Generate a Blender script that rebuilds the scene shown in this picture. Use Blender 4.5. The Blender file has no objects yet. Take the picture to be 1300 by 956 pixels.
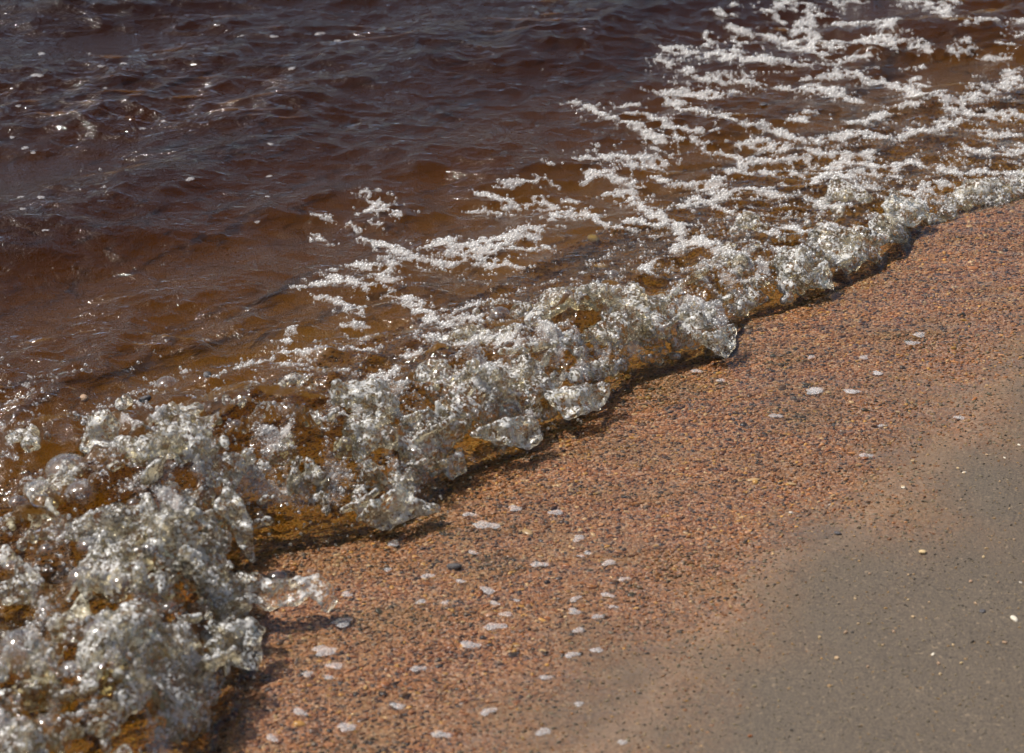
import bpy, math, numpy as np
from mathutils import Vector

rng = np.random.default_rng(7)
S = bpy.context.scene
COL = S.collection

# ------------------------------------------------------------------ camera
IMG_W, IMG_H = 1300.0, 956.0
CAM_H = 1.5
PITCH = math.radians(28.0)          # depression of the optical axis
HFOV = math.radians(24.0)
cam_data = bpy.data.cameras.new('camera')
cam_data.sensor_width = 36.0
cam_data.lens = 18.0 / math.tan(HFOV / 2)
cam_data.clip_start = 0.05
cam_data.clip_end = 2000.0
cam_data.dof.use_dof = True
cam_data.dof.focus_distance = 3.35
cam_data.dof.aperture_fstop = 8.0
cam = bpy.data.objects.new('camera', cam_data)
cam.location = (0, 0, CAM_H)
cam.rotation_euler = (math.pi / 2 - PITCH, 0, 0)
COL.objects.link(cam)
S.camera = cam

# ------------------------------------------------------------------ sky, sun, exposure
SUN_EL = math.radians(58.0)
SUN_AZ = np.array([-0.985, 0.17])                  # ground direction towards the sun
SUN_AZ = SUN_AZ / np.linalg.norm(SUN_AZ)
world = bpy.data.worlds.new('World')
S.world = world
world.use_nodes = True
wn = world.node_tree.nodes
bg = wn['Background']
sky = wn.new('ShaderNodeTexSky')
sky.sky_type = 'NISHITA'
sky.sun_disc = False
sky.sun_elevation = SUN_EL
sky.sun_rotation = math.atan2(SUN_AZ[0], SUN_AZ[1])
sky.air_density = 1.0
sky.dust_density = 4.0
sky.ozone_density = 1.0
world.node_tree.links.new(sky.outputs[0], bg.inputs[0])
bg.inputs[1].default_value = 0.11
sun_data = bpy.data.lights.new('sun', 'SUN')
sun_data.energy = 4.9
sun_data.angle = math.radians(0.53)
sun_data.color = (1.0, 0.965, 0.915)
sun = bpy.data.objects.new('sun', sun_data)
sdir = Vector((SUN_AZ[0] * math.cos(SUN_EL), SUN_AZ[1] * math.cos(SUN_EL), math.sin(SUN_EL)))
sun.rotation_euler = sdir.to_track_quat('Z', 'Y').to_euler()
sun.location = (-3, 4, 5)
COL.objects.link(sun)
S.view_settings.view_transform = 'Standard'
S.view_settings.look = 'None'
S.view_settings.gamma = 1.0
S.view_settings.exposure = 0.15
S.view_settings.use_curve_mapping = False
S.render.engine = 'CYCLES'
cy = S.cycles
cy.max_bounces = 8
cy.transparent_max_bounces = 24
cy.transmission_bounces = 5
cy.glossy_bounces = 3
cy.diffuse_bounces = 2
cy.caustics_reflective = False
cy.caustics_refractive = False
cy.sample_clamp_indirect = 6.0
cy.use_denoising = True
cy.use_adaptive_sampling = True
cy.adaptive_threshold = .035

# ------------------------------------------------------------------ helpers
def lerp(a, b, t): return a + (b - a) * t
def sstep(e0, e1, x):
    t = np.clip((x - e0) / (e1 - e0), 0, 1)
    return t * t * (3 - 2 * t)

_perm = np.random.default_rng(3).permutation(256)
_perm = np.concatenate([_perm, _perm, _perm]).astype(np.int64)
_g3 = np.random.default_rng(4).normal(size=(256, 3))
_g3 /= np.linalg.norm(_g3, axis=1)[:, None]
def noise3(x, y, z):
    """gradient noise, about -1..1"""
    x, y, z = np.broadcast_arrays(np.asarray(x, float), np.asarray(y, float), np.asarray(z, float))
    xi, yi, zi = np.floor(x).astype(np.int64), np.floor(y).astype(np.int64), np.floor(z).astype(np.int64)
    fx, fy, fz = x - xi, y - yi, z - zi
    u, v, w = [f * f * f * (f * (f * 6 - 15) + 10) for f in (fx, fy, fz)]
    out = 0.0
    for dx in (0, 1):
        for dy in (0, 1):
            for dz in (0, 1):
                h = _perm[_perm[_perm[(xi + dx) & 255] + ((yi + dy) & 255)] + ((zi + dz) & 255)]
                g = _g3[h]
                dot = g[..., 0] * (fx - dx) + g[..., 1] * (fy - dy) + g[..., 2] * (fz - dz)
                out = out + dot * (u if dx else 1 - u) * (v if dy else 1 - v) * (w if dz else 1 - w)
    return out * 1.5
def n2(x, y, scale, seed=0.0):
    return noise3(x / scale, y / scale, 13.7 + seed * 7.31)
def fbm(x, y, scale, octv=3, seed=0.0):
    o, a = 0.0, 1.0
    for k in range(octv):
        o = o + a * n2(x, y, scale / (2 ** k), seed + k)
        a *= 0.5
    return o

def pits(x, y, cell, seed):
    """scattered round pits: distance to the nearest pit centre over its radius"""
    cx, cy_ = np.floor(x / cell).astype(np.int64), np.floor(y / cell).astype(np.int64)
    best = np.full(np.shape(x), 9.0)
    for i in (-1, 0, 1):
        for j in (-1, 0, 1):
            h = _perm[_perm[(cx + i + seed * 17) & 255] + ((cy_ + j) & 255)]
            jx, jy, rr = _g3[h, 0] * .5 + .5, _g3[h, 1] * .5 + .5, .10 + .26 * np.abs(_g3[h, 2])
            best = np.minimum(best, np.hypot(x / cell - cx - i - jx, y / cell - cy_ - j - jy) / rr)
    return best

FPX = (IMG_W / 2) / math.tan(HFOV / 2)
def ray(px, py):
    px, py = np.asarray(px, float), np.asarray(py, float)
    cx, cyy = (px - IMG_W / 2) / FPX, -(py - IMG_H / 2) / FPX
    dy = math.cos(PITCH) + cyy * math.sin(PITCH)
    dz = -math.sin(PITCH) + cyy * math.cos(PITCH)
    return cx, dy, dz
def at(px, py, z=0.0):
    """photo position -> point of the place on the level z"""
    dx, dy, dz = ray(px, py)
    t = (z - CAM_H) / dz
    return np.stack([dx * t, dy * t, CAM_H + dz * t], -1)
def px_size(y):
    """metres of ground (across, along view) per photo pixel at ground distance y"""
    sl = np.hypot(y, CAM_H)
    return sl / FPX, sl / FPX / (CAM_H / sl)

def seg_dist(P, line, vals=None):
    """distance from points P (n,2) to a polyline (m,2): distance, side (+ left of travel), arc length, interpolated vals"""
    best = np.full(len(P), 1e9); side = np.zeros(len(P)); arc = np.zeros(len(P))
    val = np.zeros(len(P)); acc = 0.0
    for i in range(len(line) - 1):
        a, b = line[i], line[i + 1]
        ab = b - a; L2 = ab @ ab; L = math.sqrt(L2)
        t = np.clip(((P - a) @ ab) / L2, 0, 1)
        q = a + t[:, None] * ab
        dv = P - q
        d = np.sqrt((dv ** 2).sum(1))
        m = d < best
        best = np.where(m, d, best)
        cr = ab[0] * (P[:, 1] - a[1]) - ab[1] * (P[:, 0] - a[0])
        side = np.where(m, np.sign(cr), side)
        arc = np.where(m, acc + t * L, arc)
        if vals is not None:
            val = np.where(m, vals[i] + (vals[i + 1] - vals[i]) * t, val)
        acc += L
    return best, side, arc, val

def mesh_obj(name, verts, faces, mat=None, parent=None, smooth=True):
    me = bpy.data.meshes.new(name)
    verts = np.asarray(verts, np.float32); faces = np.asarray(faces, np.int32)
    me.vertices.add(len(verts)); me.vertices.foreach_set('co', verts.ravel())
    k = faces.shape[1] if len(faces) else 3
    me.loops.add(faces.size); me.loops.foreach_set('vertex_index', faces.ravel())
    me.polygons.add(len(faces))
    me.polygons.foreach_set('loop_start', np.arange(0, faces.size, k, dtype=np.int32))
    me.polygons.foreach_set('loop_total', np.full(len(faces), k, np.int32))
    me.update(calc_edges=True)
    if smooth and len(faces):
        me.polygons.foreach_set('use_smooth', np.ones(len(faces), bool))
    o = bpy.data.objects.new(name, me)
    COL.objects.link(o)
    if mat: me.materials.append(mat)
    if parent: o.parent = parent
    return o
def add_attr(me, name, arr, kind='FLOAT', domain='POINT'):
    a = me.attributes.new(name, kind, domain)
    key = {'FLOAT': 'value', 'FLOAT_VECTOR': 'vector', 'FLOAT_COLOR': 'color'}[kind]
    a.data.foreach_set(key, np.asarray(arr, np.float32).ravel())
def tag(o, label=None, cat=None, group=None, kind=None):
    if label: o['label'] = label
    if cat: o['category'] = cat
    if group: o['group'] = group
    if kind: o['kind'] = kind
    return o

class NT:
    """small node-tree writer"""
    def __init__(self, name):
        self.m = bpy.data.materials.new(name); self.m.use_nodes = True
        self.t = self.m.node_tree; self.t.nodes.clear()
        self.out = self.t.nodes.new('ShaderNodeOutputMaterial')
    def n(self, typ, ins=None, **props):
        nd = self.t.nodes.new(typ)
        for k, v in props.items(): setattr(nd, k, v)
        for k, v in (ins or {}).items():
            if isinstance(v, bpy.types.NodeSocket): self.t.links.new(v, nd.inputs[k])
            else: nd.inputs[k].default_value = v
        return nd
    def math(self, op, a, b=0.0, clamp=False):
        return self.n('ShaderNodeMath', {0: a, 1: b}, operation=op, use_clamp=clamp).outputs[0]
    def mixc(self, f, a, b, blend='MIX'):
        nd = self.n('ShaderNodeMix', {0: f, 6: a, 7: b}, data_type='RGBA', blend_type=blend)
        return nd.outputs[2]
    def mixs(self, f, a, b):
        return self.n('ShaderNodeMixShader', {0: f, 1: a, 2: b}).outputs[0]
    def noise(self, vec, scale, detail=3.0, rough=0.55, dist=0.0):
        return self.n('ShaderNodeTexNoise', {'Vector': vec, 'Scale': scale, 'Detail': detail, 'Roughness': rough, 'Distortion': dist})
    def ramp(self, f, stops, interp='LINEAR'):
        r = self.n('ShaderNodeValToRGB', {0: f}); cr = r.color_ramp; cr.interpolation = interp
        while len(cr.elements) < len(stops): cr.elements.new(0.5)
        for e, (p, c) in zip(cr.elements, stops):
            e.position = p; e.color = c if len(c) == 4 else (*c, 1)
        return r.outputs[0]
    def maprange(self, v, a, b, c=0.0, d=1.0):
        return self.n('ShaderNodeMapRange', {0: v, 1: a, 2: b, 3: c, 4: d}, interpolation_type='SMOOTHSTEP').outputs[0]
    def attr(self, name, typ='GEOMETRY'):
        return self.n('ShaderNodeAttribute', attribute_name=name, attribute_type=typ)
    def surface(self, s): self.t.links.new(s, self.out.inputs['Surface']); return self
    def volume(self, s): self.t.links.new(s, self.out.inputs['Volume']); return self

# ------------------------------------------------------------------ layout lines of the place
FRONT_PX = [(60, 1330), (190, 1090), (262, 960), (296, 895), (322, 850), (318, 800), (306, 762), (300, 722), (318, 700),
            (352, 690), (420, 688), (470, 678), (520, 660), (548, 646), (566, 622), (590, 600), (640, 585), (684, 566),
            (700, 545), (760, 522), (786, 496), (808, 478), (870, 462), (926, 448), (940, 420), (952, 402), (1010, 386),
            (1058, 366), (1090, 350), (1150, 318), (1172, 284), (1220, 272), (1300, 248), (1420, 214), (1700, 140), (2400, 0)]
FRONT = at([p[0] for p in FRONT_PX], [p[1] for p in FRONT_PX])[:, :2]
f0, f1 = FRONT[0], FRONT[-1]
FRONT = np.vstack([f0 + (f0 - FRONT[1]) / np.linalg.norm(f0 - FRONT[1]) * 60, FRONT,
                   f1 + np.array([0.75, 0.66]) * 120])
# wave height and belt width along the front, by photo column
def along(pxs, vals):
    return np.interp(np.array([-900] + [p[0] for p in FRONT_PX] + [9000]), pxs, vals)
H_LINE = along([0, 300, 450, 620, 800, 930, 1060, 1150, 1200, 1300, 2400], [.092, .088, .080, .068, .058, .050, .042, .032, .018, .013, .009])
W_LINE = along([0, 300, 450, 620, 800, 930, 1060, 1150, 1200, 1300, 2400], [.33, .30, .24, .20, .17, .16, .15, .13, .10, .09, .08])
ALONG = np.array([.68, .73])
T_LINE = np.maximum.accumulate(FRONT @ ALONG + np.arange(len(FRONT)) * 1e-6)
_i = [0, 2, 5, 9, 14, 19, 24, 29, 33, len(FRONT) - 1]
SMOOTH = FRONT[_i]
for _k in range(3):                                       # corner cutting
    q1, q2 = SMOOTH[:-1] * .75 + SMOOTH[1:] * .25, SMOOTH[:-1] * .25 + SMOOTH[1:] * .75
    SMOOTH = np.vstack([SMOOTH[:1], np.stack([q1, q2], 1).reshape(-1, 2), SMOOTH[-1:]])
EDGE_PX = [(700, 1100), (800, 935), (860, 850), (930, 780), (984, 729), (1045, 700), (1118, 660), (1167, 602), (1224, 533), (1249, 513), (1300, 480), (1400, 430), (1800, 260)]
EDGE = at([p[0] for p in EDGE_PX], [p[1] for p in EDGE_PX])[:, :2]
e0, e1 = EDGE[0], EDGE[-1]
EDGE = np.vstack([e0 + (e0 - EDGE[1]) / np.linalg.norm(e0 - EDGE[1]) * 60, EDGE, e1 + np.array([0.75, 0.66]) * 120])

def front_field(x, y):
    P = np.stack([x, y], -1).reshape(-1, 2)
    w = 0.010
    Pw = P + w * np.stack([n2(P[:, 0], P[:, 1], .045, 1), n2(P[:, 0], P[:, 1], .045, 2)], -1) \
           + .004 * np.stack([n2(P[:, 0], P[:, 1], .016, 3), n2(P[:, 0], P[:, 1], .016, 4)], -1)
    d, side, arc, _ = seg_dist(Pw, FRONT)
    d = d * side
    d2, side2, _, _ = seg_dist(P, SMOOTH)
    d = lerp(d, d2 * side2, sstep(.04, .30, d))          # the ragged outline is forgotten away from the front
    t = P @ ALONG
    return d, arc, np.interp(t, T_LINE, H_LINE), np.interp(t, T_LINE, W_LINE)       # positive = sea side
def edge_field(x, y):
    P = np.stack([x, y], -1).reshape(-1, 2)
    Pw = P + .02 * np.stack([n2(P[:, 0], P[:, 1], .12, 5), n2(P[:, 0], P[:, 1], .12, 6)], -1)
    d, side, _, _ = seg_dist(Pw, EDGE)
    return d * side                  # positive = sea side of the film's edge

def bed_height(x, y, d, e):
    land = np.maximum(-d, 0); sea = np.maximum(d, 0)
    z = -0.006 + 0.022 * np.minimum(land, 30) - 0.026 * sstep(-.02, .14, d) \
        - 0.17 * np.minimum(sea, .45) - 0.15 * np.clip(sea - .45, 0, .9) - .03 * np.clip(sea - 1.2, 0, 30)
    z = z + .0035 * n2(x, y, .22, 11) + .0018 * n2(x, y, .07, 12) * sstep(-.1, .25, -e + .05)
    z = z + .012 * n2(x, y, .35, 14) * sstep(.1, .6, sea)
    z = z + .0007 * np.exp(-((e + .01) / .03) ** 2)          # low ridge left at the film's edge
    return z

# directional wavelets of the open water
_comps = []
_r2 = np.random.default_rng(21)
for k in range(70):
    lam = 0.045 * (11.0 ** _r2.random())
    ang = math.radians(-62 + _r2.normal() * 34)
    _comps.append((2 * math.pi / lam, math.cos(ang), math.sin(ang), .0052 * lam * _r2.uniform(.5, 1.2), _r2.uniform(0, 6.28)))
def wavelets(x, y):
    z = 0.0
    gate = .75 + .5 * n2(x, y, .5, 33)
    for kk, cx, sy, a, ph in _comps:
        z = z + a * np.sin(kk * (x * cx + y * sy) + ph)
    rip = (1 - np.abs(n2(x * .50 + y * .25, y, .050, 31))) ** 3 * .0052 + (1 - np.abs(n2(x * .45 - y * .3, y, .024, 32))) ** 3 * .0026
    return z * gate + (rip - .0045) * (.6 + .8 * sstep(-.5, .6, n2(x, y, .3, 34)))

def water_height(x, y, d, arc, H, W, e, zb):
    sea = np.maximum(d, 0)
    # swell of the breaker: steep face, slow back
    lump = 1 + .55 * n2(x, y, .14, 41) + .32 * n2(x, y, .055, 42)
    rise = np.clip(d / (.050 + .45 * H), 0, 1) ** .62
    back = np.exp(-(np.maximum(d - W * .50, 0) / (W * 1.25)) ** 1.4)
    swell = H * rise * back * lump
    turb = np.exp(-np.maximum(d - W * .6, 0) / (W * .5)) * sstep(0, .04, d)
    chop = turb * H * .8 * (.26 * n2(x, y, .040, 43) + .17 * n2(x, y, .018, 44) + .10 * n2(x, y, .009, 45))
    chop = chop + turb * H * .30 * (1 - np.minimum(np.abs(n2(x, y, .060, 61)) * 2.2, 1)) ** 2
    calm = sstep(.02, .35, d)
    zsea = .001 + swell + chop + wavelets(x, y) * (.8 + .5 * calm)
    # a second low swell farther out
    zsea = zsea + .028 * np.exp(-((d - .98 - .08 * n2(x, y, .5, 46)) / .16) ** 2) * (.7 + .6 * n2(x, y, .6, 47))
    zsea = np.maximum(zsea, -.01)
    thick = .0052 * sstep(-.05, .40, e) - .0004
    film = zb + thick + (.0018 * n2(x * .35 - y * .2, y - x * .15, .032, 48) + .0010 * n2(x * .5, y, .014, 49)) * sstep(0, .05, e)
    film = np.where(e < -.03, zb - .006, film)
    t = sstep(-.004, .012, d)
    return np.where(d > .012, np.maximum(zsea, zb + .004), lerp(film, np.maximum(zsea, film), t)), calm

def axis(lo, hi, step, far_lo, far_hi):
    mid = np.arange(lo, hi + step * .5, step)
    def grow(start, end, sgn):
        out, s, p = [], step, start
        while (p - end) * sgn < 0:
            s *= 1.35; p += sgn * s; out.append(p)
        return np.array(out)
    return np.concatenate([grow(lo, far_lo, -1)[::-1], mid, grow(hi, far_hi, 1)])
def grid_faces(nx, ny):
    i = np.arange(nx * ny).reshape(ny, nx)
    return np.stack([i[:-1, :-1], i[:-1, 1:], i[1:, 1:], i[1:, :-1]], -1).reshape(-1, 4)

# ------------------------------------------------------------------ fields on the fine grid
GX = axis(-1.08, 1.08, .004, -300, 300)
GY = axis(1.72, 4.75, .004, -300, 300)
XX, YY = np.meshgrid(GX, GY)
gx, gy = XX.ravel(), YY.ravel()
gd, garc, gH, gW = front_field(gx, gy)
ge = edge_field(gx, gy)
gzb = bed_height(gx, gy, gd, ge)
gzw, gcalm = water_height(gx, gy, gd, garc, gH, gW, ge, gzb)
ZB, ZW, DD, EE, HH, WW = [a.reshape(XX.shape) for a in (gzb, gzw, gd, ge, gH, gW)]

def samp(F, x, y):
    ix = np.clip(np.searchsorted(GX, x) - 1, 0, len(GX) - 2); iy = np.clip(np.searchsorted(GY, y) - 1, 0, len(GY) - 2)
    tx = np.clip((x - GX[ix]) / (GX[ix + 1] - GX[ix]), 0, 1); ty = np.clip((y - GY[iy]) / (GY[iy + 1] - GY[iy]), 0, 1)
    return (F[iy, ix] * (1 - tx) + F[iy, ix + 1] * tx) * (1 - ty) + (F[iy + 1, ix] * (1 - tx) + F[iy + 1, ix + 1] * tx) * ty
ZTOP = np.maximum(ZW, ZB)
def on_surface(px, py, F=None):
    """photo position -> first point where the sight line meets the surface F"""
    F = ZTOP if F is None else F
    px, py = np.atleast_1d(px).astype(float), np.atleast_1d(py).astype(float)
    dx, dy, dz = ray(px, py)
    zs = np.linspace(.14, -.16, 140)
    hit = np.full(px.shape, -.16); done = np.zeros(px.shape, bool)
    for z in zs:
        t = (z - CAM_H) / dz
        h = samp(F, dx * t, dy * t)
        m = (~done) & (h >= z)
        hit = np.where(m, z, hit); done |= m
    t = (hit - CAM_H) / dz
    return np.stack([dx * t, dy * t, samp(F, dx * t, dy * t)], -1)

# ------------------------------------------------------------------ foam streaks on the water: (x, y, half width) chains read off the photo
FOAM = [
 [(849,63,4),(866,66,8),(894,72,9),(931,74,9),(977,77,8),(1005,83,5),(1041,83,4)], [(897,60,4),(899,42,2)],
 [(920,33,2),(938,42,4),(960,46,5),(986,50,6),(1005,57,7),(1023,63,8),(1051,74,7)], [(931,55,5),(938,70,5)],
 [(971,13,3),(986,20,3),(993,30,3)], [(995,7,6),(1005,2,6)], [(1023,11,6),(1038,20,7),(1023,31,8),(1010,44,6),(1032,48,7),(1023,59,6)],
 [(853,85,5),(875,90,7),(903,100,8),(921,103,8),(949,105,6),(977,113,4),(1005,113,3)], [(949,98,3),(964,95,3)],
 [(844,120,5),(857,120,8),(881,122,9),(909,122,7),(934,118,4)], [(857,133,7),(881,140,8),(899,146,6),(923,151,5),(949,159,4)],
 [(1014,111,5),(1032,114,8),(1060,118,8)], [(1016,103,3),(1041,96,3),(1060,92,3)], [(910,20,3),(923,18,3)], [(928,7,3),(934,5,2)],
 [(833,76,3),(851,78,3)], [(997,155,3),(1027,153,4)], [(1060,4,5),(1088,2,4)], [(1152,2,4),(1171,4,6),(1193,9,6),(1197,18,5),(1209,26,2)],
 [(1208,2,3),(1217,6,2)], [(1060,31,4),(1097,28,4),(1130,28,5),(1125,40,6),(1134,53,6),(1152,59,4),(1180,66,3)],
 [(1055,56,9),(1088,54,6),(1112,52,7),(1134,56,6)], [(1060,81,4),(1078,76,4),(1102,72,3)], [(1221,30,2),(1245,28,3),(1270,28,2)],
 [(1287,28,3),(1310,28,3)], [(1291,47,3),(1305,44,3)], [(1208,66,3),(1232,65,3)], [(1217,76,2),(1232,76,2)], [(1213,55,2),(1230,55,2)],
 [(1267,55,2),(1285,57,2)], [(1252,76,3),(1282,78,3)], [(1149,89,2),(1171,86,2)],
 [(1060,96,4),(1084,94,5),(1101,101,6),(1134,109,8),(1149,114,6),(1180,120,5),(1204,129,6),(1211,142,8),(1226,146,9),(1263,150,8),(1310,153,8)],
 [(1180,119,3),(1198,116,3)], [(1221,137,6),(1235,127,7),(1248,120,8),(1272,109,8),(1287,96,7)], [(1263,109,4),(1298,111,4)],
 [(1160,101,4),(1171,106,5),(1180,111,4)], [(1134,137,4),(1156,133,5),(1171,135,4)], [(1097,157,5),(1112,148,6),(1126,144,4)],
 [(1060,122,6),(1071,126,7),(1088,131,4)], [(1190,157,5),(1217,153,5)],
 [(720,135,2.5),(737,132,3.5),(755,142,4),(770,150,4.5),(789,152,3)], [(792,149,3),(814,149,3),(835,152,4),(855,163,4)],
 [(790,157,4),(805,161,5),(811,168,4)], [(818,172,4),(837,178,6),(853,174,6),(861,170,4)], [(861,166,4),(885,166,3),(903,168,2)],
 [(861,176,3),(885,178,3)], [(779,133,2),(789,136,2),(811,135,2)],
 [(731,203,2),(755,200,9),(783,200,11),(803,202,9),(826,196,7),(848,187,4)], [(757,185,2),(758,192,2)],
 [(803,213,8),(829,211,10),(848,203,8),(859,198,4)], [(741,233,3),(748,222,5),(765,222,7),(789,229,7),(803,237,5),(822,237,2)],
 [(770,248,4),(785,248,7),(803,248,6),(805,259,6)], [(827,226,3),(855,231,3)], [(711,258,3),(737,257,3)], [(700,209,3),(707,211,2)],
 [(861,237,4),(875,239,6),(885,242,7),(903,239,6),(912,233,5),(922,222,5),(940,213,6)], [(896,194,3),(918,198,4),(940,201,5)],
 [(877,257,5),(894,250,7),(912,246,8),(940,242,9)],
 [(947,160,3),(968,162,5),(986,168,7),(1003,173,7),(1023,181,3)], [(1019,154,4),(1030,158,4)], [(1088,158,4),(1101,153,5),(1128,146,4)],
 [(1023,146,3),(1040,146,3)], [(1040,182,5),(1058,175,7),(1073,171,9),(1097,175,8),(1125,175,5),(1152,173,6),(1180,166,8),(1205,158,7)],
 [(944,188,5),(962,184,8),(977,186,8),(995,190,6),(1014,194,6),(1032,197,6),(1054,201,5),(1078,201,6)],
 [(1001,205,8),(1018,208,9),(1032,203,6)], [(940,210,7),(958,205,7),(977,206,7),(990,208,6)], [(1060,194,4),(1088,194,5),(1112,195,4)],
 [(1029,240,3),(1043,227,7),(1054,216,8),(1073,208,8),(1097,210,7),(1115,212,7),(1134,219,5)], [(1058,232,6),(1073,221,7)],
 [(1088,219,5),(1117,221,5),(1134,225,4)], [(1143,214,7),(1154,205,7),(1165,208,6)], [(951,223,5),(970,221,6),(992,223,5),(1014,225,3)],
 [(940,249,8),(955,240,10),(964,240,10),(977,247,6),(1000,252,2)],
 [(446,248,2),(459,246,4),(470,255,7),(481,261,7),(500,270,6),(509,281,4)], [(470,264,3),(452,273,3)], [(440,285,2),(452,294,2)],
 [(474,283,3),(492,288,3)], [(400,275,3),(411,279,4),(418,285,3)], [(404,299,3),(420,307,3)],
 [(454,305,3),(474,309,6),(492,312,7),(511,322,8),(527,327,5)], [(535,316,3),(557,312,5),(575,305,5)],
 [(575,312,9),(594,320,15),(612,312,16),(640,307,14),(655,300,8)], [(489,338,7),(511,331,9),(533,331,7),(557,338,8),(575,338,6)],
 [(452,338,5),(470,342,8),(492,353,9),(511,355,6)], [(404,362,6),(422,355,9),(442,360,8),(465,366,7),(492,373,6),(520,379,5)],
 [(585,331,9),(612,331,9),(631,334,7)], [(588,272,2),(612,271,3),(638,274,3),(652,273,2)],
 [(630,240,3),(643,236,5),(662,235,5),(689,234,4),(708,235,1.5)], [(607,250,3),(625,251,7),(643,259,9),(662,261,8),(678,268,5)],
 [(671,255,4),(689,259,4),(704,266,2)], [(711,258,3),(726,259,4)], [(700,281,3),(708,272,6),(722,272,6),(741,274,5),(759,277,5),(772,288,4)],
 [(652,294,3),(671,292,6),(689,290,6),(704,291,4)], [(671,305,5),(687,305,5)], [(625,318,8),(649,316,4),(671,317,5),(693,316,4),(711,322,2)],
 [(628,338,8),(649,338,7),(663,340,4)], [(783,290,5),(800,292,6)],
 [(498,376,5),(526,385,7),(526,397,8),(545,406,11),(563,411,12),(582,408,9),(602,404,7),(614,404,4)], [(585,391,4),(596,389,3)], [(545,427,6),(555,425,5)],
 [(369,367,3),(390,365,3)], [(395,376,4),(418,378,4)], [(429,383,6),(443,392,7),(457,399,5)], [(360,445,5),(374,422,4),(374,413,3)],
 [(360,450,5),(392,450,5)], [(429,413,3.5),(464,418,3.5)], [(448,441,3.5),(471,445,3.5)],
 [(801,255,6),(815,264,6),(838,275,8),(861,287,8),(868,296,6)], [(794,282,5),(815,282,6),(838,287,6)],
 [(852,271,3),(877,262,6),(907,250,8),(942,245,9),(965,241,9),(981,248,6)], [(909,264,4),(942,271,4),(960,278,4)], [(1034,257,5),(1057,264,6)],
 # froth riding on the breaker itself
 [(856,319,7),(872,303,8),(900,308,9),(930,322,10),(960,338,8)], [(981,300,7),(999,288,8),(1030,296,8)], [(806,345,6),(826,336,8),(850,337,6)],
 [(580,440,6),(602,426,10),(635,434,10),(665,440,7)], [(455,500,5),(471,482,7),(494,474,7),(508,458,6),(540,446,4)], [(430,525,8),(447,518,9),(462,524,6)],
 [(594,500,6),(625,498,9),(650,505,8)], [(700,450,8),(740,440,8),(780,430,7)], [(620,540,10),(660,535,10),(680,530,6)], [(900,360,6),(940,352,7),(980,350,6)],
 [(840,390,8),(880,385,9),(915,395,6)], [(1150,245,7),(1175,240,7),(1200,238,6)], [(1195,215,6),(1230,225,7),(1260,222,6)], [(1230,190,6),(1270,196,7),(1310,190,6)],
 [(1250,170,7),(1290,172,7)], [(1190,255,5),(1220,250,5),(1255,245,5)], [(1275,222,7),(1310,216,7)], [(1040,280,5),(1060,290,6)],
 [(700,490,8),(735,480,9),(760,470,7)], [(500,530,9),(530,545,8)], [(330,560,6),(360,555,6)], [(160,540,5),(200,532,6),(232,520,5)], [(270,478,4),(300,468,5),(350,452,4)],
]
fine = (np.abs(gx) < 1.2) & (gy > 1.5) & (gy < 5.0)
fi = np.where(fine)[0]
FP = np.stack([gx[fi], gy[fi]], -1)
warp = .011 * np.stack([fbm(FP[:, 0], FP[:, 1], .05, 2, 51), fbm(FP[:, 0], FP[:, 1], .05, 2, 53)], -1) \
     + .004 * np.stack([n2(FP[:, 0], FP[:, 1], .014, 55), n2(FP[:, 0], FP[:, 1], .014, 56)], -1)
FPW = FP + warp
fm = np.full(len(fi), -1.0)
wide = np.zeros(len(fi))
for ch in FOAM:
    P3 = on_surface([c[0] for c in ch], [c[1] for c in ch])[:, :2]
    hw = np.array([c[2] for c in ch]) * px_size(P3[:, 1])[1] * .66
    lo, hi = P3.min(0) - hw.max() * 4, P3.max(0) + hw.max() * 4
    m = np.where((FPW > lo).all(1) & (FPW < hi).all(1))[0]
    if not len(m): continue
    d, _, _, h = seg_dist(FPW[m], P3, hw)
    fm[m] = np.maximum(fm[m], np.clip(1.1 * (1 - d / np.maximum(h, .003)), -1, .9))
    wide[m] = np.maximum(wide[m], sstep(3.6, 1.0, d / np.maximum(h, .004)))
# lacy holes
hole = n2(FP[:, 0], FP[:, 1], .026, 57) * .55 + n2(FP[:, 0], FP[:, 1], .011, 58) * .60
lace = (1 - np.minimum(np.abs(n2(FPW[:, 0], FPW[:, 1], .045, 62)) * 5.5, 1)) * wide * .55
pit = np.minimum(pits(FPW[:, 0], FPW[:, 1], .034, 1), pits(FP[:, 0], FP[:, 1], .019, 2) * 1.15)
fm = np.where(wide > .02, np.maximum(fm + hole * .7 + .22, lace + hole * .7 - .12), -1)
fm = np.minimum(fm, (pit - .7) * 1.5)
# churned zone inside the breaker
belt = np.exp(-np.maximum(gd[fi] - gW[fi] * .55, 0) / (gW[fi] * .45)) * sstep(.0, .02, gd[fi])
churn = belt * 1.0 - .68 + .75 * n2(FP[:, 0], FP[:, 1], .06, 59) + .45 * n2(FP[:, 0], FP[:, 1], .018, 60)
thin = np.exp(-((gd[fi] - gW[fi] * 1.5) / (gW[fi] * .9)) ** 2) * .75 + (1 - np.minimum(np.abs(n2(FPW[:, 0] * .8, FPW[:, 1], .050, 63)) * 4.5, 1)) * .35 + .45 * n2(FP[:, 0], FP[:, 1], .012, 64) + .40 * n2(FP[:, 0], FP[:, 1], .10, 65) - .78
churn = np.maximum(churn, thin)
foam = np.zeros(len(gx))
foam[fi] = np.clip(np.maximum(fm * 1.05 + .04, churn), 0, 1) * sstep(-.002, .008, gd[fi])
FOAMF = foam.reshape(XX.shape)
BELT = np.zeros(len(gx)); BELT[fi] = belt
BELT = BELT.reshape(XX.shape)
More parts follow.
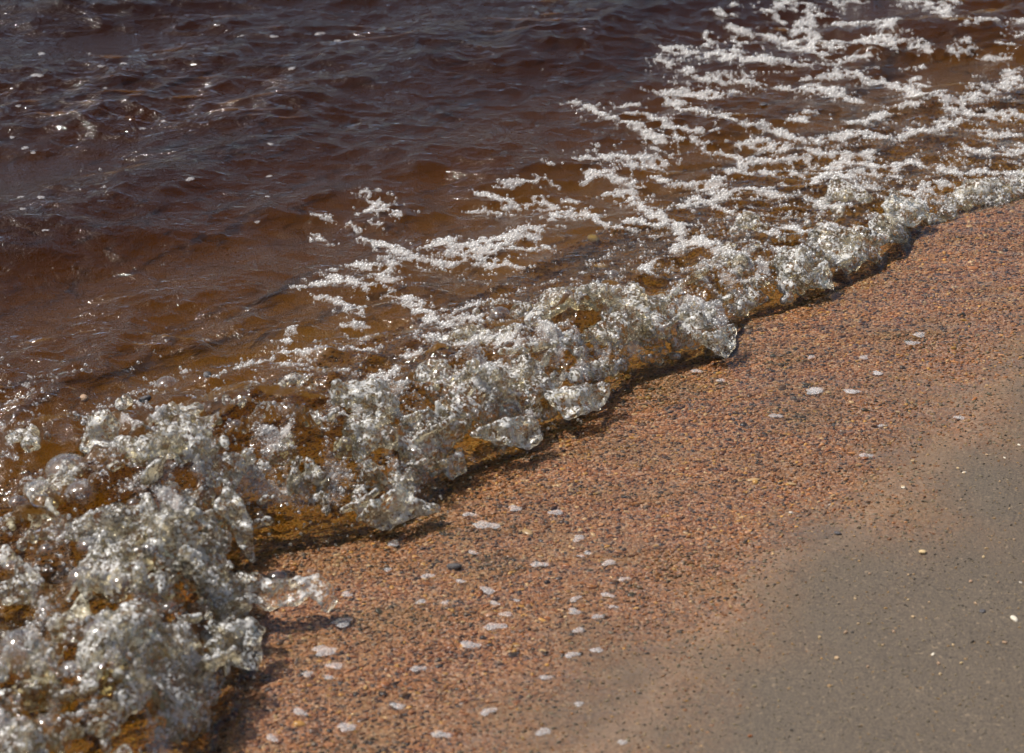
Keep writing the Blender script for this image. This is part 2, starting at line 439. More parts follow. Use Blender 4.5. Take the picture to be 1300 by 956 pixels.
gzw = gzw + .0012 * foam; ZW = gzw.reshape(XX.shape); ZTOP = np.maximum(ZW, ZB)

# ------------------------------------------------------------------ materials
def mat_sand():
    b = NT('sand')
    P = b.n('ShaderNodeTexCoord').outputs['Object']
    gr = b.attr('gravel').outputs['Fac']; pk = b.attr('pink').outputs['Fac']
    f1 = b.noise(P, 420, 3, .75).outputs['Fac']; f2 = b.noise(P, 14, 4, .6).outputs['Fac']; f3 = b.noise(P, 160, 2, .6).outputs['Fac']
    grey = b.mixc(f2, (.062, .045, .028, 1), (.104, .076, .047, 1))
    grey = b.mixc(b.attr('brown').outputs['Fac'], grey, b.mixc(f2, (.098, .059, .027, 1), (.142, .087, .040, 1)))
    grey = b.mixc(b.maprange(f1, .35, .68), b.mixc(.75, grey, (.050, .042, .036, 1)), b.mixc(.35, grey, (.24, .19, .135, 1)))
    grey = b.mixc(b.maprange(f3, .62, .74, 0, .5), grey, (.30, .22, .14, 1))
    vor = b.n('ShaderNodeTexVoronoi', {'Vector': P, 'Scale': 330.0, 'Randomness': 1.0})
    sep = b.n('ShaderNodeSeparateColor', {0: vor.outputs['Color']})
    gcol = b.ramp(sep.outputs[0], [(0, (.045, .028, .022)), (.18, (.14, .055, .020)), (.45, (.26, .100, .036)), (.68, (.33, .150, .065)), (.85, (.40, .26, .16)), (1, (.19, .12, .10))])
    gcol = b.mixc(b.math('MULTIPLY', sep.outputs[1], .35), gcol, (.10, .05, .028, 1))
    gcol = b.mixc(b.maprange(b.noise(P, 9, 3, .6).outputs['Fac'], .4, .7, 0, .45), gcol, (.20, .125, .055, 1))
    col = b.mixc(gr, grey, gcol)
    col = b.mixc(b.math('MULTIPLY', b.attr('sea').outputs['Fac'], .6), col, (.30, .20, .085, 1))
    col = b.mixc(b.math('MULTIPLY', pk, .22), col, (.28, .18, .12, 1))
    h1 = b.math('MULTIPLY', b.math('SUBTRACT', .6, vor.outputs['Distance']), gr)
    bump = b.n('ShaderNodeBump', {'Strength': .8, 'Distance': .0014, 'Height': b.math('ADD', h1, b.math('MULTIPLY', f1, .6))})
    p = b.n('ShaderNodeBsdfPrincipled', {'Base Color': col, 'Roughness': .55, 'Specular IOR Level': .25, 'Normal': bump.outputs[0]})
    return b.surface(p.outputs[0]).m

def water_surface(b, normal, foam_fac=None):
    fr = b.n('ShaderNodeFresnel', {'IOR': 1.333, 'Normal': normal}).outputs[0]
    gl = b.n('ShaderNodeBsdfGlossy', {'Color': (1, 1, 1, 1), 'Roughness': .05, 'Normal': normal}).outputs[0]
    tr = b.n('ShaderNodeBsdfTransparent', {'Color': (1, 1, 1, 1)}).outputs[0]
    return b.mixs(fr, tr, gl)

def mat_water():
    b = NT('tea_brown_water')
    P = b.n('ShaderNodeTexCoord').outputs['Object']
    mp = b.n('ShaderNodeMapping', {'Vector': P, 'Rotation': (0, 0, math.radians(-14)), 'Scale': (.55, 1.0, 1.0)}).outputs[0]
    n1 = b.noise(mp, 70, 3, .6, .6).outputs['Fac']; n_2 = b.noise(mp, 210, 2, .6, .3).outputs['Fac']
    hgt = b.math('ADD', n1, b.math('MULTIPLY', n_2, .35))
    calm = b.attr('calm').outputs['Fac']
    bump = b.n('ShaderNodeBump', {'Strength': .9, 'Distance': b.math('ADD', .0009, b.math('MULTIPLY', calm, .0038)), 'Height': hgt}).outputs[0]
    base = water_surface(b, bump)
    # thin froth floating on the surface
    fa = b.attr('foam').outputs['Fac']
    fn = b.noise(P, 420, 2, .7).outputs['Fac']
    ff = b.maprange(b.math('ADD', fa, b.math('MULTIPLY', b.math('SUBTRACT', fn, .5), .9)), .30, 1.0, 0, .40)
    fb = b.n('ShaderNodeBump', {'Strength': 1, 'Distance': .002, 'Height': fn}).outputs[0]
    fd = b.n('ShaderNodeBsdfDiffuse', {'Color': (.74, .72, .70, 1), 'Normal': fb}).outputs[0]
    s = b.mixs(ff, base, fd)
    b.surface(s)
    va = b.n('ShaderNodeVolumeAbsorption', {'Color': (.71, .615, .20, 1), 'Density': 9.0})
    b.volume(va.outputs[0])
    return b.m

def mat_churn(name='churned_water', white=.5, scale=1.0):
    b = NT(name)
    P = b.n('ShaderNodeTexCoord').outputs['Object']
    n1 = b.noise(P, 150, 3, .65, .8).outputs['Fac']
    vor = b.n('ShaderNodeTexVoronoi', {'Vector': P, 'Scale': 260.0}).outputs['Distance']
    bump = b.n('ShaderNodeBump', {'Strength': 1.0, 'Distance': .0008, 'Height': b.math('SUBTRACT', n1, b.math('MULTIPLY', vor, .7))}).outputs[0]
    fr = b.n('ShaderNodeFresnel', {'IOR': 1.36, 'Normal': bump}).outputs[0]
    gl = b.n('ShaderNodeBsdfGlossy', {'Color': (1, 1, 1, 1), 'Roughness': .19, 'Normal': bump}).outputs[0]
    rf = b.n('ShaderNodeBsdfRefraction', {'Color': (.97, .93, .84, 1), 'IOR': 1.25, 'Roughness': .03, 'Normal': bump}).outputs[0]
    tr = b.n('ShaderNodeBsdfTransparent', {'Color': (.985, .945, .83, 1)}).outputs[0]
    clear = b.mixs(.82, rf, tr)
    ma = b.noise(P, 30, 5, .68, .6).outputs['Fac']
    mb = b.noise(P, 240, 2, .7).outputs['Fac']
    air = b.maprange(b.math('ADD', ma, b.math('MULTIPLY', b.math('SUBTRACT', mb, .5), 1.15)), .66 - .3 * white, .80 - .3 * white, 0, .82)
    df = b.n('ShaderNodeBsdfDiffuse', {'Color': (.92, .91, .87, 1), 'Normal': bump}).outputs[0]
    tl = b.n('ShaderNodeBsdfTranslucent', {'Color': (.92, .83, .60, 1), 'Normal': bump}).outputs[0]
    body = b.mixs(air, clear, b.mixs(.5, df, tl))
    return b.surface(b.mixs(fr, body, gl)).m

def mat_bubble(name, haze, rough=.06, rim_w=.7, tint=(.99, .985, .97, 1)):
    b = NT(name)
    lw = b.n('ShaderNodeLayerWeight', {'Blend': .5}).outputs['Facing']
    rim = b.math('ADD', .07, b.math('MULTIPLY', b.math('POWER', lw, 3.2), rim_w), True)
    gl = b.n('ShaderNodeBsdfGlossy', {'Color': (1, 1, 1, 1), 'Roughness': rough}).outputs[0]
    tr = b.n('ShaderNodeBsdfTransparent', {'Color': tint}).outputs[0]
    df = b.mixs(.5, b.n('ShaderNodeBsdfDiffuse', {'Color': (.86, .85, .83, 1)}).outputs[0], b.n('ShaderNodeBsdfTranslucent', {'Color': (.86, .85, .83, 1)}).outputs[0])
    hz = b.math('ADD', haze * .55, b.math('MULTIPLY', b.math('POWER', lw, 2.0), haze), True)
    return b.surface(b.mixs(rim, b.mixs(hz, tr, df), gl)).m

def mat_grain(name, gloss=.45):
    b = NT(name)
    c = b.attr('col', 'INSTANCER').outputs['Color']
    p = b.n('ShaderNodeBsdfPrincipled', {'Base Color': c, 'Roughness': gloss, 'Specular IOR Level': .3})
    return b.surface(p.outputs[0]).m

def mat_stone(name, ca, cb, rough=.5):
    b = NT(name)
    P = b.n('ShaderNodeTexCoord').outputs['Object']
    f = b.noise(P, 260, 4, .65).outputs['Fac']
    oi = b.n('ShaderNodeObjectInfo').outputs['Random']
    c = b.mixc(b.maprange(f, .3, .7), ca, cb)
    hs = b.n('ShaderNodeHueSaturation', {'Hue': b.math('ADD', .485, b.math('MULTIPLY', oi, .03)), 'Saturation': 1.0, 'Value': b.math('ADD', .75, b.math('MULTIPLY', oi, .5)), 'Color': c}).outputs[0]
    bump = b.n('ShaderNodeBump', {'Strength': .6, 'Distance': .0008, 'Height': f}).outputs[0]
    return b.surface(b.n('ShaderNodeBsdfPrincipled', {'Base Color': hs, 'Roughness': rough, 'Normal': bump}).outputs[0]).m

def mat_fleck():
    b = NT('foam_fleck')
    P = b.n('ShaderNodeTexCoord').outputs['Object']
    v = b.n('ShaderNodeTexVoronoi', {'Vector': b.n('ShaderNodeNewGeometry').outputs['Position'], 'Scale': 520.0}).outputs['Distance']
    bump = b.n('ShaderNodeBump', {'Strength': .6, 'Distance': .0008, 'Height': v}, invert=True).outputs[0]
    df = b.n('ShaderNodeBsdfPrincipled', {'Base Color': (.60, .58, .57, 1), 'Roughness': .3, 'Normal': bump}).outputs[0]
    tr = b.n('ShaderNodeBsdfTransparent', {'Color': (1, 1, 1, 1)}).outputs[0]
    f = b.maprange(v, .10, .65, .56, .24)
    return b.surface(b.mixs(f, tr, df)).m

M_SAND, M_WATER = mat_sand(), mat_water()
M_CHURN = mat_churn('churned_water', .57)
M_SHEET = mat_churn('splash_water', .60)
M_FROTH = mat_bubble('froth_bubble', .42, .18, .36)
M_BUB = mat_bubble('clear_bubble', .05, .08)
M_GRAIN = mat_grain('gravel_grain', .32)
M_FLECK = mat_fleck()
M_STONE = mat_stone('amber_stone', (.34, .21, .10, 1), (.46, .33, .19, 1))
M_DARK = mat_stone('dark_stone', (.035, .032, .035, 1), (.075, .065, .06, 1), .4)
M_PALE = mat_stone('pale_shell', (.50, .43, .33, 1), (.62, .55, .45, 1))

# ------------------------------------------------------------------ the setting: sand bed and water
bed_x = axis(-1.08, 1.08, .008, -300, 300); bed_y = axis(1.72, 4.75, .008, -300, 300)
BX, BY = np.meshgrid(bed_x, bed_y); bx, by = BX.ravel(), BY.ravel()
bd, _, _, _ = front_field(bx, by); be = edge_field(bx, by)
bz = bed_height(bx, by, bd, be)
sand = mesh_obj('sand', np.stack([bx, by, bz], -1), grid_faces(len(bed_x), len(bed_y)), M_SAND)
tag(sand, 'wet grey sand beach sloping under the brown water', kind='structure')
def gravel_weight(x, y, e):
    return np.clip(sstep(-.16, .26, e + .14 * n2(x, y, .16, 71) + .05 * n2(x, y, .05, 72)), 0, 1)
add_attr(sand.data, 'gravel', gravel_weight(bx, by, be))
add_attr(sand.data, 'brown', np.clip(sstep(-.05, .22, be + .10 * n2(bx, by, .12, 74)) * (.95 + .4 * n2(bx, by, .07, 75)), 0, 1))
add_attr(sand.data, 'sea', sstep(.0, .30, bd))
add_attr(sand.data, 'pink', np.exp(-((be - .01) / .030) ** 2) * np.clip(.55 + .6 * n2(bx, by, .06, 73), 0, 1))

nx, ny = len(GX), len(GY)
top = np.stack([gx, gy, gzw], -1)
# closed body: skirt of the outline down to a floor under the bed
loop = np.concatenate([np.arange(nx), np.arange(1, ny) * nx + nx - 1, (ny - 1) * nx + np.arange(nx - 2, -1, -1), np.arange(ny - 2, 0, -1) * nx])
low = top[loop].copy(); low[:, 2] = -4.0
V = np.vstack([top, low]); n0 = len(top); L = len(loop)
Fq = grid_faces(nx, ny)
skirt = np.stack([loop, np.arange(L) + n0, (np.arange(L) + 1) % L + n0, np.roll(loop, -1)], -1)
corner = [n0 + 0, n0 + nx - 1, n0 + nx - 1 + ny - 1, n0 + nx - 1 + ny - 1 + nx - 1]
water = mesh_obj('water', V, np.vstack([Fq, skirt]), M_WATER)
import bmesh
bm = bmesh.new(); bm.from_mesh(water.data); bm.verts.ensure_lookup_table()
bm.faces.new([bm.verts[n0 + i] for i in range(L - 1, -1, -1)])
bm.to_mesh(water.data); bm.free()
add_attr(water.data, 'foam', np.concatenate([foam, np.zeros(L)]))
add_attr(water.data, 'calm', np.concatenate([gcalm, np.ones(L)]))
tag(water, 'tea brown sea water running up the beach', kind='structure')

# ------------------------------------------------------------------ instanced stuff on points
def scatter(name, pts, scl, rot=None, col=None, subdiv=1, mat=None, parent=None, smooth=True):
    o = mesh_obj(name, pts, np.zeros((0, 3), int), mat, parent)
    me = o.data
    add_attr(me, 'scl', scl, 'FLOAT_VECTOR')
    add_attr(me, 'rot', np.zeros((len(pts), 3)) if rot is None else rot, 'FLOAT_VECTOR')
    if col is not None: add_attr(me, 'col', np.hstack([col, np.ones((len(col), 1))]), 'FLOAT_COLOR')
    ng = bpy.data.node_groups.new(name, 'GeometryNodeTree')
    ng.interface.new_socket('Geometry', in_out='INPUT', socket_type='NodeSocketGeometry')
    ng.interface.new_socket('Geometry', in_out='OUTPUT', socket_type='NodeSocketGeometry')
    N = ng.nodes; Lk = ng.links.new
    gi, go = N.new('NodeGroupInput'), N.new('NodeGroupOutput')
    ico = N.new('GeometryNodeMeshIcoSphere'); ico.inputs['Subdivisions'].default_value = subdiv; ico.inputs['Radius'].default_value = 1.0
    ss = N.new('GeometryNodeSetShadeSmooth'); ss.inputs['Shade Smooth'].default_value = smooth
    sm = N.new('GeometryNodeSetMaterial'); sm.inputs['Material'].default_value = mat
    iop = N.new('GeometryNodeInstanceOnPoints')
    a1 = N.new('GeometryNodeInputNamedAttribute'); a1.data_type = 'FLOAT_VECTOR'; a1.inputs['Name'].default_value = 'scl'
    a2 = N.new('GeometryNodeInputNamedAttribute'); a2.data_type = 'FLOAT_VECTOR'; a2.inputs['Name'].default_value = 'rot'
    er = N.new('FunctionNodeEulerToRotation')
    Lk(ico.outputs[0], ss.inputs['Geometry']); Lk(ss.outputs[0], sm.inputs['Geometry'])
    Lk(gi.outputs[0], iop.inputs['Points']); Lk(sm.outputs[0], iop.inputs['Instance'])
    Lk(a2.outputs['Attribute'], er.inputs[0]); Lk(er.outputs[0], iop.inputs['Rotation']); Lk(a1.outputs['Attribute'], iop.inputs['Scale'])
    Lk(iop.outputs[0], go.inputs[0])
    md = o.modifiers.new('scatter', 'NODES'); md.node_group = ng
    return o

def blob_mesh(name, pts, rad, voxel, mat, parent=None, relax=6):
    """one watertight skin around many overlapping drops of water"""
    o = mesh_obj(name + '_source', pts, np.zeros((0, 3), int))
    add_attr(o.data, 'rad', rad)
    ng = bpy.data.node_groups.new('skin', 'GeometryNodeTree')
    ng.interface.new_socket('Geometry', in_out='INPUT', socket_type='NodeSocketGeometry')
    ng.interface.new_socket('Geometry', in_out='OUTPUT', socket_type='NodeSocketGeometry')
    N = ng.nodes; Lk = ng.links.new
    gi, go = N.new('NodeGroupInput'), N.new('NodeGroupOutput')
    mp = N.new('GeometryNodeMeshToPoints'); at_ = N.new('GeometryNodeInputNamedAttribute'); at_.data_type = 'FLOAT'; at_.inputs['Name'].default_value = 'rad'
    pv = N.new('GeometryNodePointsToVolume'); pv.resolution_mode = 'VOXEL_SIZE'; pv.inputs['Voxel Size'].default_value = voxel
    vm = N.new('GeometryNodeVolumeToMesh'); vm.inputs['Threshold'].default_value = .1; vm.inputs['Adaptivity'].default_value = .05
    Lk(gi.outputs[0], mp.inputs['Mesh']); Lk(at_.outputs['Attribute'], mp.inputs['Radius'])
    Lk(mp.outputs[0], pv.inputs['Points']); Lk(at_.outputs['Attribute'], pv.inputs['Radius'])
    Lk(pv.outputs[0], vm.inputs['Volume']); Lk(vm.outputs[0], go.inputs[0])
    md = o.modifiers.new('skin', 'NODES'); md.node_group = ng
    dg = bpy.context.evaluated_depsgraph_get(); dg.update()
    me = bpy.data.meshes.new_from_object(o.evaluated_get(dg))
    bpy.data.objects.remove(o); bpy.data.node_groups.remove(ng)
    me.name = name; me.materials.clear(); me.materials.append(mat)
    v = np.empty(len(me.vertices) * 3, np.float32); me.vertices.foreach_get('co', v); v = v.reshape(-1, 3).astype(float)
    ed = np.empty(len(me.edges) * 2, np.int32); me.edges.foreach_get('vertices', ed); ed = ed.reshape(-1, 2)
    deg = np.bincount(ed.ravel(), minlength=len(v)).clip(1)[:, None]
    for it in range(relax):
        for w_ in (.55, -.42):
            acc = np.stack([np.bincount(ed[:, 0], v[ed[:, 1], k], len(v)) + np.bincount(ed[:, 1], v[ed[:, 0], k], len(v)) for k in range(3)], -1)
            v = v + w_ * (acc / deg - v)
    me.vertices.foreach_set('co', v.astype(np.float32).ravel()); me.update()
    me.polygons.foreach_set('use_smooth', np.ones(len(me.polygons), bool))
    r = bpy.data.objects.new(name, me); COL.objects.link(r)
    if parent: r.parent = parent
    return r

def jgrid(x0, x1, y0, y1, s):
    X, Y = np.meshgrid(np.arange(x0, x1, s), np.arange(y0, y1, s))
    X, Y = X.ravel(), Y.ravel()
    return X + rng.uniform(-.5, .5, len(X)) * s, Y + rng.uniform(-.5, .5, len(Y)) * s
def in_view(x, y, margin=.06):
    """the ground the photograph takes in, with a margin round it"""
    half = np.hypot(y, CAM_H) * math.tan(HFOV / 2) + margin
    return (np.abs(x) < half + .15) & (y > 1.78) & (y < 4.6)

# ------------------------------------------------------------------ gravel under the film
x, y = jgrid(-1.0, 1.05, 1.75, 4.6, .0031)
d = samp(DD, x, y); e = samp(EE, x, y); g = gravel_weight(x, y, e)
keep = in_view(x, y) & (d < .55) & (rng.random(len(x)) < .22 + .55 * g * np.where(d > .05, .5, 1))
x, y, d, g = x[keep], y[keep], d[keep], g[keep]
r = (.0006 + .0019 * rng.random(len(x)) ** 2.6) * (.50 + .55 * g) * np.where(rng.random(len(x)) < .03, 1.6, 1)
pal = np.array([[.34, .130, .042], [.42, .19, .080], [.24, .085, .030], [.10, .046, .024], [.050, .034, .030], [.52, .34, .19], [.50, .26, .060], [.38, .20, .13], [.17, .11, .09]])
prob = np.array([.16, .12, .19, .19, .11, .05, .06, .06, .06])
c = pal[rng.choice(len(pal), len(x), p=prob)]
cg = np.array([[.12, .10, .075], [.17, .14, .10], [.26, .20, .13], [.06, .05, .042], [.33, .20, .09]])[rng.integers(0, 5, len(x))]
tone = (n2(x * .40 + y * .1, y - x * .12, .055, 76) + .7 * n2(x, y, .17, 77))[:, None]
c = c * np.clip(1 + .50 * tone, .35, 1.7) + np.array([.03, .03, .005]) * np.clip(-tone, 0, 1)
c = np.where((d > .02)[:, None], c * .6 + np.array([.30, .19, .07]) * .4, c)
c = np.where((rng.random(len(x)) < g * 1.2)[:, None], c, cg) * rng.uniform(.75, 1.2, (len(x), 1))
c = (c * .90 + .10 * c.mean(1, keepdims=True)) * np.array([.67, .635, .50])
s3 = r[:, None] * rng.uniform(.65, 1.35, (len(x), 3)); s3[:, 2] *= .75; s3[:, 0] *= rng.uniform(1.0, 1.9, len(x))
gravel = scatter('gravel', np.stack([x, y, samp(ZB, x, y) + r * .15], -1), s3, rng.normal(size=(len(x), 3)) * [.15, .15, .45], c, 1, M_GRAIN, sand)
tag(gravel, 'orange brown gravel grains lying on the wet sand', kind='stuff')

# ------------------------------------------------------------------ breaking wave: churned crest
x, y = jgrid(-1.0, 1.05, 1.75, 3.9, .0050)
d = samp(DD, x, y); H = samp(HH, x, y); W = samp(WW, x, y)
m = in_view(x, y) & (d > .004) & (d < W * 2.2)
x, y, d, H, W = x[m], y[m], d[m], H[m], W[m]
h0 = samp(ZW, x, y)
bl = np.exp(-np.maximum(d - W * .40, 0) / (W * .50)) * sstep(.004, .02, d) * sstep(.008, .024, H)
CP, CR = [], []
for k in range(8):
    off = -.006 + .0045 * k
    jx, jy, jz = [rng.uniform(-.5, .5, len(x)) * .004 for _ in range(3)]
    px_, py_, pz_ = x + jx, y + jy, h0 + off + jz
    nn = noise3(px_ / .048, py_ / .048, pz_ / .040) + .45 * noise3(px_ / .020 + 9, py_ / .020, pz_ / .018)
    big = n2(px_, py_, .11, 81)
    lip = np.exp(-((d - .03) / .03) ** 2)
    ok = nn + 1.0 * big + .35 * lip > .92 - .16 * sstep(.070, .088, H) - .40 * bl + (off / (.010 + .14 * H)) * .55
    ok &= bl > .10
    CP.append(np.stack([px_, py_, pz_], -1)[ok]); CR.append((rng.uniform(.0048, .0066, len(x)))[ok])
# thin ragged fins of water thrown up all along the belt
cand = np.where((bl > .20) & (d < .12))[0]
for i in rng.choice(cand, 85, replace=False, p=(bl[cand] * H[cand] * (1 + 2 * np.exp(-((d[cand] - .03) / .03) ** 2))) / (bl[cand] * H[cand] * (1 + 2 * np.exp(-((d[cand] - .03) / .03) ** 2))).sum()):
    c0 = np.array([x[i], y[i], h0[i] - .004]); a = math.radians(47) + rng.normal() * .5
    u = np.array([math.cos(a), math.sin(a), 0]); lean = np.array([.74, -.68, 0]) * rng.uniform(.3, 1.2) + np.array([*rng.normal(size=2) * .15, 0])
    ln, ht = rng.uniform(.018, .06), rng.uniform(.25, .60) * H[i] * rng.uniform(.45, .95)
    U, Vv = np.meshgrid(np.linspace(-1, 1, int(ln * 2 / .0022)), np.linspace(0, 1, max(4, int(ht * 1.4 / .0020))))
    U, Vv = U.ravel(), Vv.ravel()
    prof = np.clip((1 - U ** 2) * (.55 + .75 * noise3(U * 2.4 + i, .5, 3.1) + .55 * noise3(U * 5 + i, 1.5, 3.1)), .05, 1.3)
    k = (Vv < prof) & (prof > .28) & (noise3(U * 3.2 * ln / .03, Vv * 3 + i, 7.7) > -.45)
    U, Vv = U[k], Vv[k]
    bend = .004 * noise3(U * 2 + i, Vv * 2, 1.3)
    P_ = c0 + u * (U * ln)[:, None] + np.array([0, 0, 1]) * (Vv * ht)[:, None] + lean * (ht * Vv ** 1.7)[:, None] + np.array([-u[1], u[0], 0]) * (bend + .25 * ln * U ** 2)[:, None]
    CP.append(P_); CR.append(.0026 + .0014 * rng.random(len(P_)) * (Vv > prof[k] - .25))
CP, CR = np.vstack(CP), np.concatenate(CR)
skin = blob_mesh('crest', CP, CR, .0021, M_CHURN, None, 9)
# the churned skin falls into separate lumps of water: each large one is a part, the clots left over are one mass
sm_ = skin.data; nv = len(sm_.vertices)
sv = np.empty(nv * 3, np.float32); sm_.vertices.foreach_get('co', sv); sv = sv.reshape(-1, 3)
se = np.empty(len(sm_.edges) * 2, np.int32); sm_.edges.foreach_get('vertices', se); se = se.reshape(-1, 2)
sm_.calc_loop_triangles()
stri = np.empty(len(sm_.loop_triangles) * 3, np.int32); sm_.loop_triangles.foreach_get('vertices', stri); stri = stri.reshape(-1, 3)
lab_ = np.arange(nv)
while True:
    m_ = np.minimum(lab_[se[:, 0]], lab_[se[:, 1]]); new = lab_.copy()
    np.minimum.at(new, se[:, 0], m_); np.minimum.at(new, se[:, 1], m_)
    np.minimum.at(new, lab_[se[:, 0]], m_); np.minimum.at(new, lab_[se[:, 1]], m_)
    new = new[new]; new = new[new]
    if (new == lab_).all(): break
    lab_ = new
ids, cnt = np.unique(lab_, return_counts=True)
order = ids[np.argsort(-cnt)]; scnt = np.sort(cnt)[::-1]
wave = bpy.data.objects.new('breaking_wave', None); COL.objects.link(wave)
wave.empty_display_size = .1
def cut(keep_v, name):
    idx = np.full(nv, -1); idx[keep_v] = np.arange(keep_v.sum())
    return mesh_obj(name, sv[keep_v], idx[stri[keep_v[stri[:, 0]]]], M_CHURN, wave)
nbig = int(min(40, (scnt > 900).sum()))
for k in range(nbig):
    cut(lab_ == order[k], 'crest' if k == 0 else 'water_lump')
clots = cut(~np.isin(lab_, order[:nbig]), 'clots')
clots['kind'] = 'stuff'
bpy.data.objects.remove(skin)
tag(wave, 'small breaking wave of churned clear amber water along the gravel shore', 'wave')

# thin splash sheets thrown off the crest: outline in the photo with a height above the beach for each corner
SHEETS = [
 ([(235,626,.10),(217,684,.07),(240,700,.05),(289,700,.045),(291,682,.06),(266,662,.08),(246,645,.095)], 'pointed sheet of white water rising from the churned crest'),
 ([(288,620,.10),(304,636,.09),(318,663,.065),(321,711,.02),(304,690,.04),(296,662,.065),(274,645,.085)], 'curling sheet of water dropping to the shaded gravel'),
 ([(268,730,.05),(300,731,.05),(322,729,.055),(345,739,.05),(384,737,.045),(404,732,.045),(416,742,.04),(426,764,.025),(416,773,.02),(404,760,.03),(392,752,.035),(378,766,.028),(360,766,.028),(340,772,.025),(330,764,.03),(304,758,.035),(272,752,.04)], 'flat clear tongue of water thrown out over the gravel'),
 ([(255,800,.05),(290,795,.05),(318,786,.045),(334,800,.035),(324,812,.035),(332,830,.02),(322,848,.012),(296,842,.02),(268,826,.035)], 'ragged white lump of splash at the foot of the crest'),
 ([(470,640,.05),(500,625,.05),(519,600,.055),(524,634,.035),(540,640,.025),(557,647,.015),(528,653,.012),(486,671,.008),(462,660,.02)], 'pointed splash with a thin stem reaching onto the gravel'),
 ([(600,550,.05),(640,535,.05),(676,530,.04),(686,556,.02),(672,568,.012),(630,560,.03)], 'rounded frothy lobe bulging over the gravel'),
 ([(880,425,.04),(905,425,.04),(930,413,.035),(932,436,.02),(922,453,.008),(900,440,.02)], 'glassy lip with a thin bright rim curling over'),
 ([(996,344,.04),(1024,352,.035),(1048,332,.035),(1056,364,.012),(1030,362,.018)], 'torn lip of splash with bright edges'),
 ([(1122,262,.035),(1134,244,.045),(1150,252,.04),(1164,258,.035),(1177,272,.02),(1160,286,.012),(1136,280,.02)], 'spiky burst of splash near the narrow end of the wave'),
 ([(690,500,.04),(730,492,.045),(772,488,.035),(766,514,.015),(720,530,.02)], 'frothy lobe sagging beside the dark gravel'),
 ([(560,590,.03),(585,572,.035),(590,596,.012),(574,606,.008)], 'small dripping lobe between two larger splashes'),
 ([(118,528,.10),(136,522,.11),(148,540,.09),(146,566,.07),(122,576,.07),(104,570,.07)], 'upright flick of white water behind the large bubbles'),
]
_rs = np.random.default_rng(77)
for cx_, cy_, sz, zb_ in [(165,575,26,.075),(60,668,30,.07),(140,700,30,.065),(30,748,34,.06),(205,755,32,.05),(95,795,36,.055),(238,835,32,.035),(150,862,34,.045),(50,880,40,.05),
                          (395,612,26,.05),(442,566,24,.055),(470,606,22,.045),(360,575,22,.06),(250,560,22,.075),(820,425,20,.04),(560,535,20,.05)]:
    k_ = _rs.uniform(.6, 1.3); ls = _rs.uniform(-.5, .6)
    SHEETS.append(([(cx_ + sz * (.15 + ls), cy_ - sz * 1.15, zb_ + .030), (cx_ + sz * .45, cy_ - sz * .45, zb_ + .018), (cx_ + sz * .95 * k_, cy_ + sz * .1, zb_ - .004), (cx_ + sz * .8, cy_ + sz * .6, zb_ - .016),
                    (cx_ + sz * .1, cy_ + sz * .45, zb_ - .008), (cx_ - sz * .7, cy_ + sz * .5, zb_ - .010), (cx_ - sz * .8 * k_, cy_ - sz * .1, zb_ + .004), (cx_ - sz * .2, cy_ - sz * .4, zb_ + .016)], 'ragged peak of thrown water in the churn'))
def inside(px, py, poly):
    c = np.zeros(px.shape, bool); n = len(poly)
    for i in range(n):
        x1, y1 = poly[i][:2]; x2, y2 = poly[(i + 1) % n][:2]
        hit = ((y1 > py) != (y2 > py)) & (px < (x2 - x1) * (py - y1) / (y2 - y1 + 1e-9) + x1)
        c ^= hit
    return c
for poly, lab in SHEETS:
    A = np.array(poly, float)
    lo, hi = A[:, :2].min(0), A[:, :2].max(0)
    qx, qy = np.meshgrid(np.arange(lo[0], hi[0], 1.5), np.arange(lo[1], hi[1], 1.1)); qx, qy = qx.ravel(), qy.ravel()
    k = inside(qx, qy, A); qx, qy = qx[k], qy[k]
    wgt = 1 / ((qx[:, None] - A[:, 0]) ** 2 + (qy[:, None] - A[:, 1]) ** 2 + 8) ** 1.3
    qz = (wgt * A[:, 2]).sum(1) / wgt.sum(1)
    P3 = at(qx, qy, qz)
    nn = noise3(P3[:, 0] / .011, P3[:, 1] / .011, P3[:, 2] / .011) + .6 * noise3(P3[:, 0] / .005, P3[:, 1] / .005, P3[:, 2] / .005)
    k = nn > -.62
    P3, nn = P3[k] + rng.normal(size=(k.sum(), 3)) * .0008, nn[k]
    R3 = .0026 + .0014 * np.clip(nn, 0, 1)
    # thick beaded rim
    B, Rb = [], []
    for i in range(len(A)):
        a, b2 = A[i], A[(i + 1) % len(A)]
        nseg = max(3, int(np.hypot(*(b2 - a)[:2]) / 1.6))
        t = np.linspace(0, 1, nseg, endpoint=False)[:, None]
        seg = a + (b2 - a) * t
        pr = at(seg[:, 0], seg[:, 1], seg[:, 2])
        pr = pr + .0035 * np.stack([noise3(pr[:, 0] / .008, pr[:, 1] / .008, 5 + j) for j in range(3)], -1)
        B.append(pr); Rb.append(.0030 + .0018 * np.abs(noise3(pr[:, 0] / .012, pr[:, 1] / .012, 3.3)))
    pts = np.vstack([P3] + B); rad = np.concatenate([R3] + Rb)
    o = blob_mesh('splash_sheet', pts, rad, .0017, M_SHEET, wave)
    if 'ragged peak' not in lab: o['label'] = lab

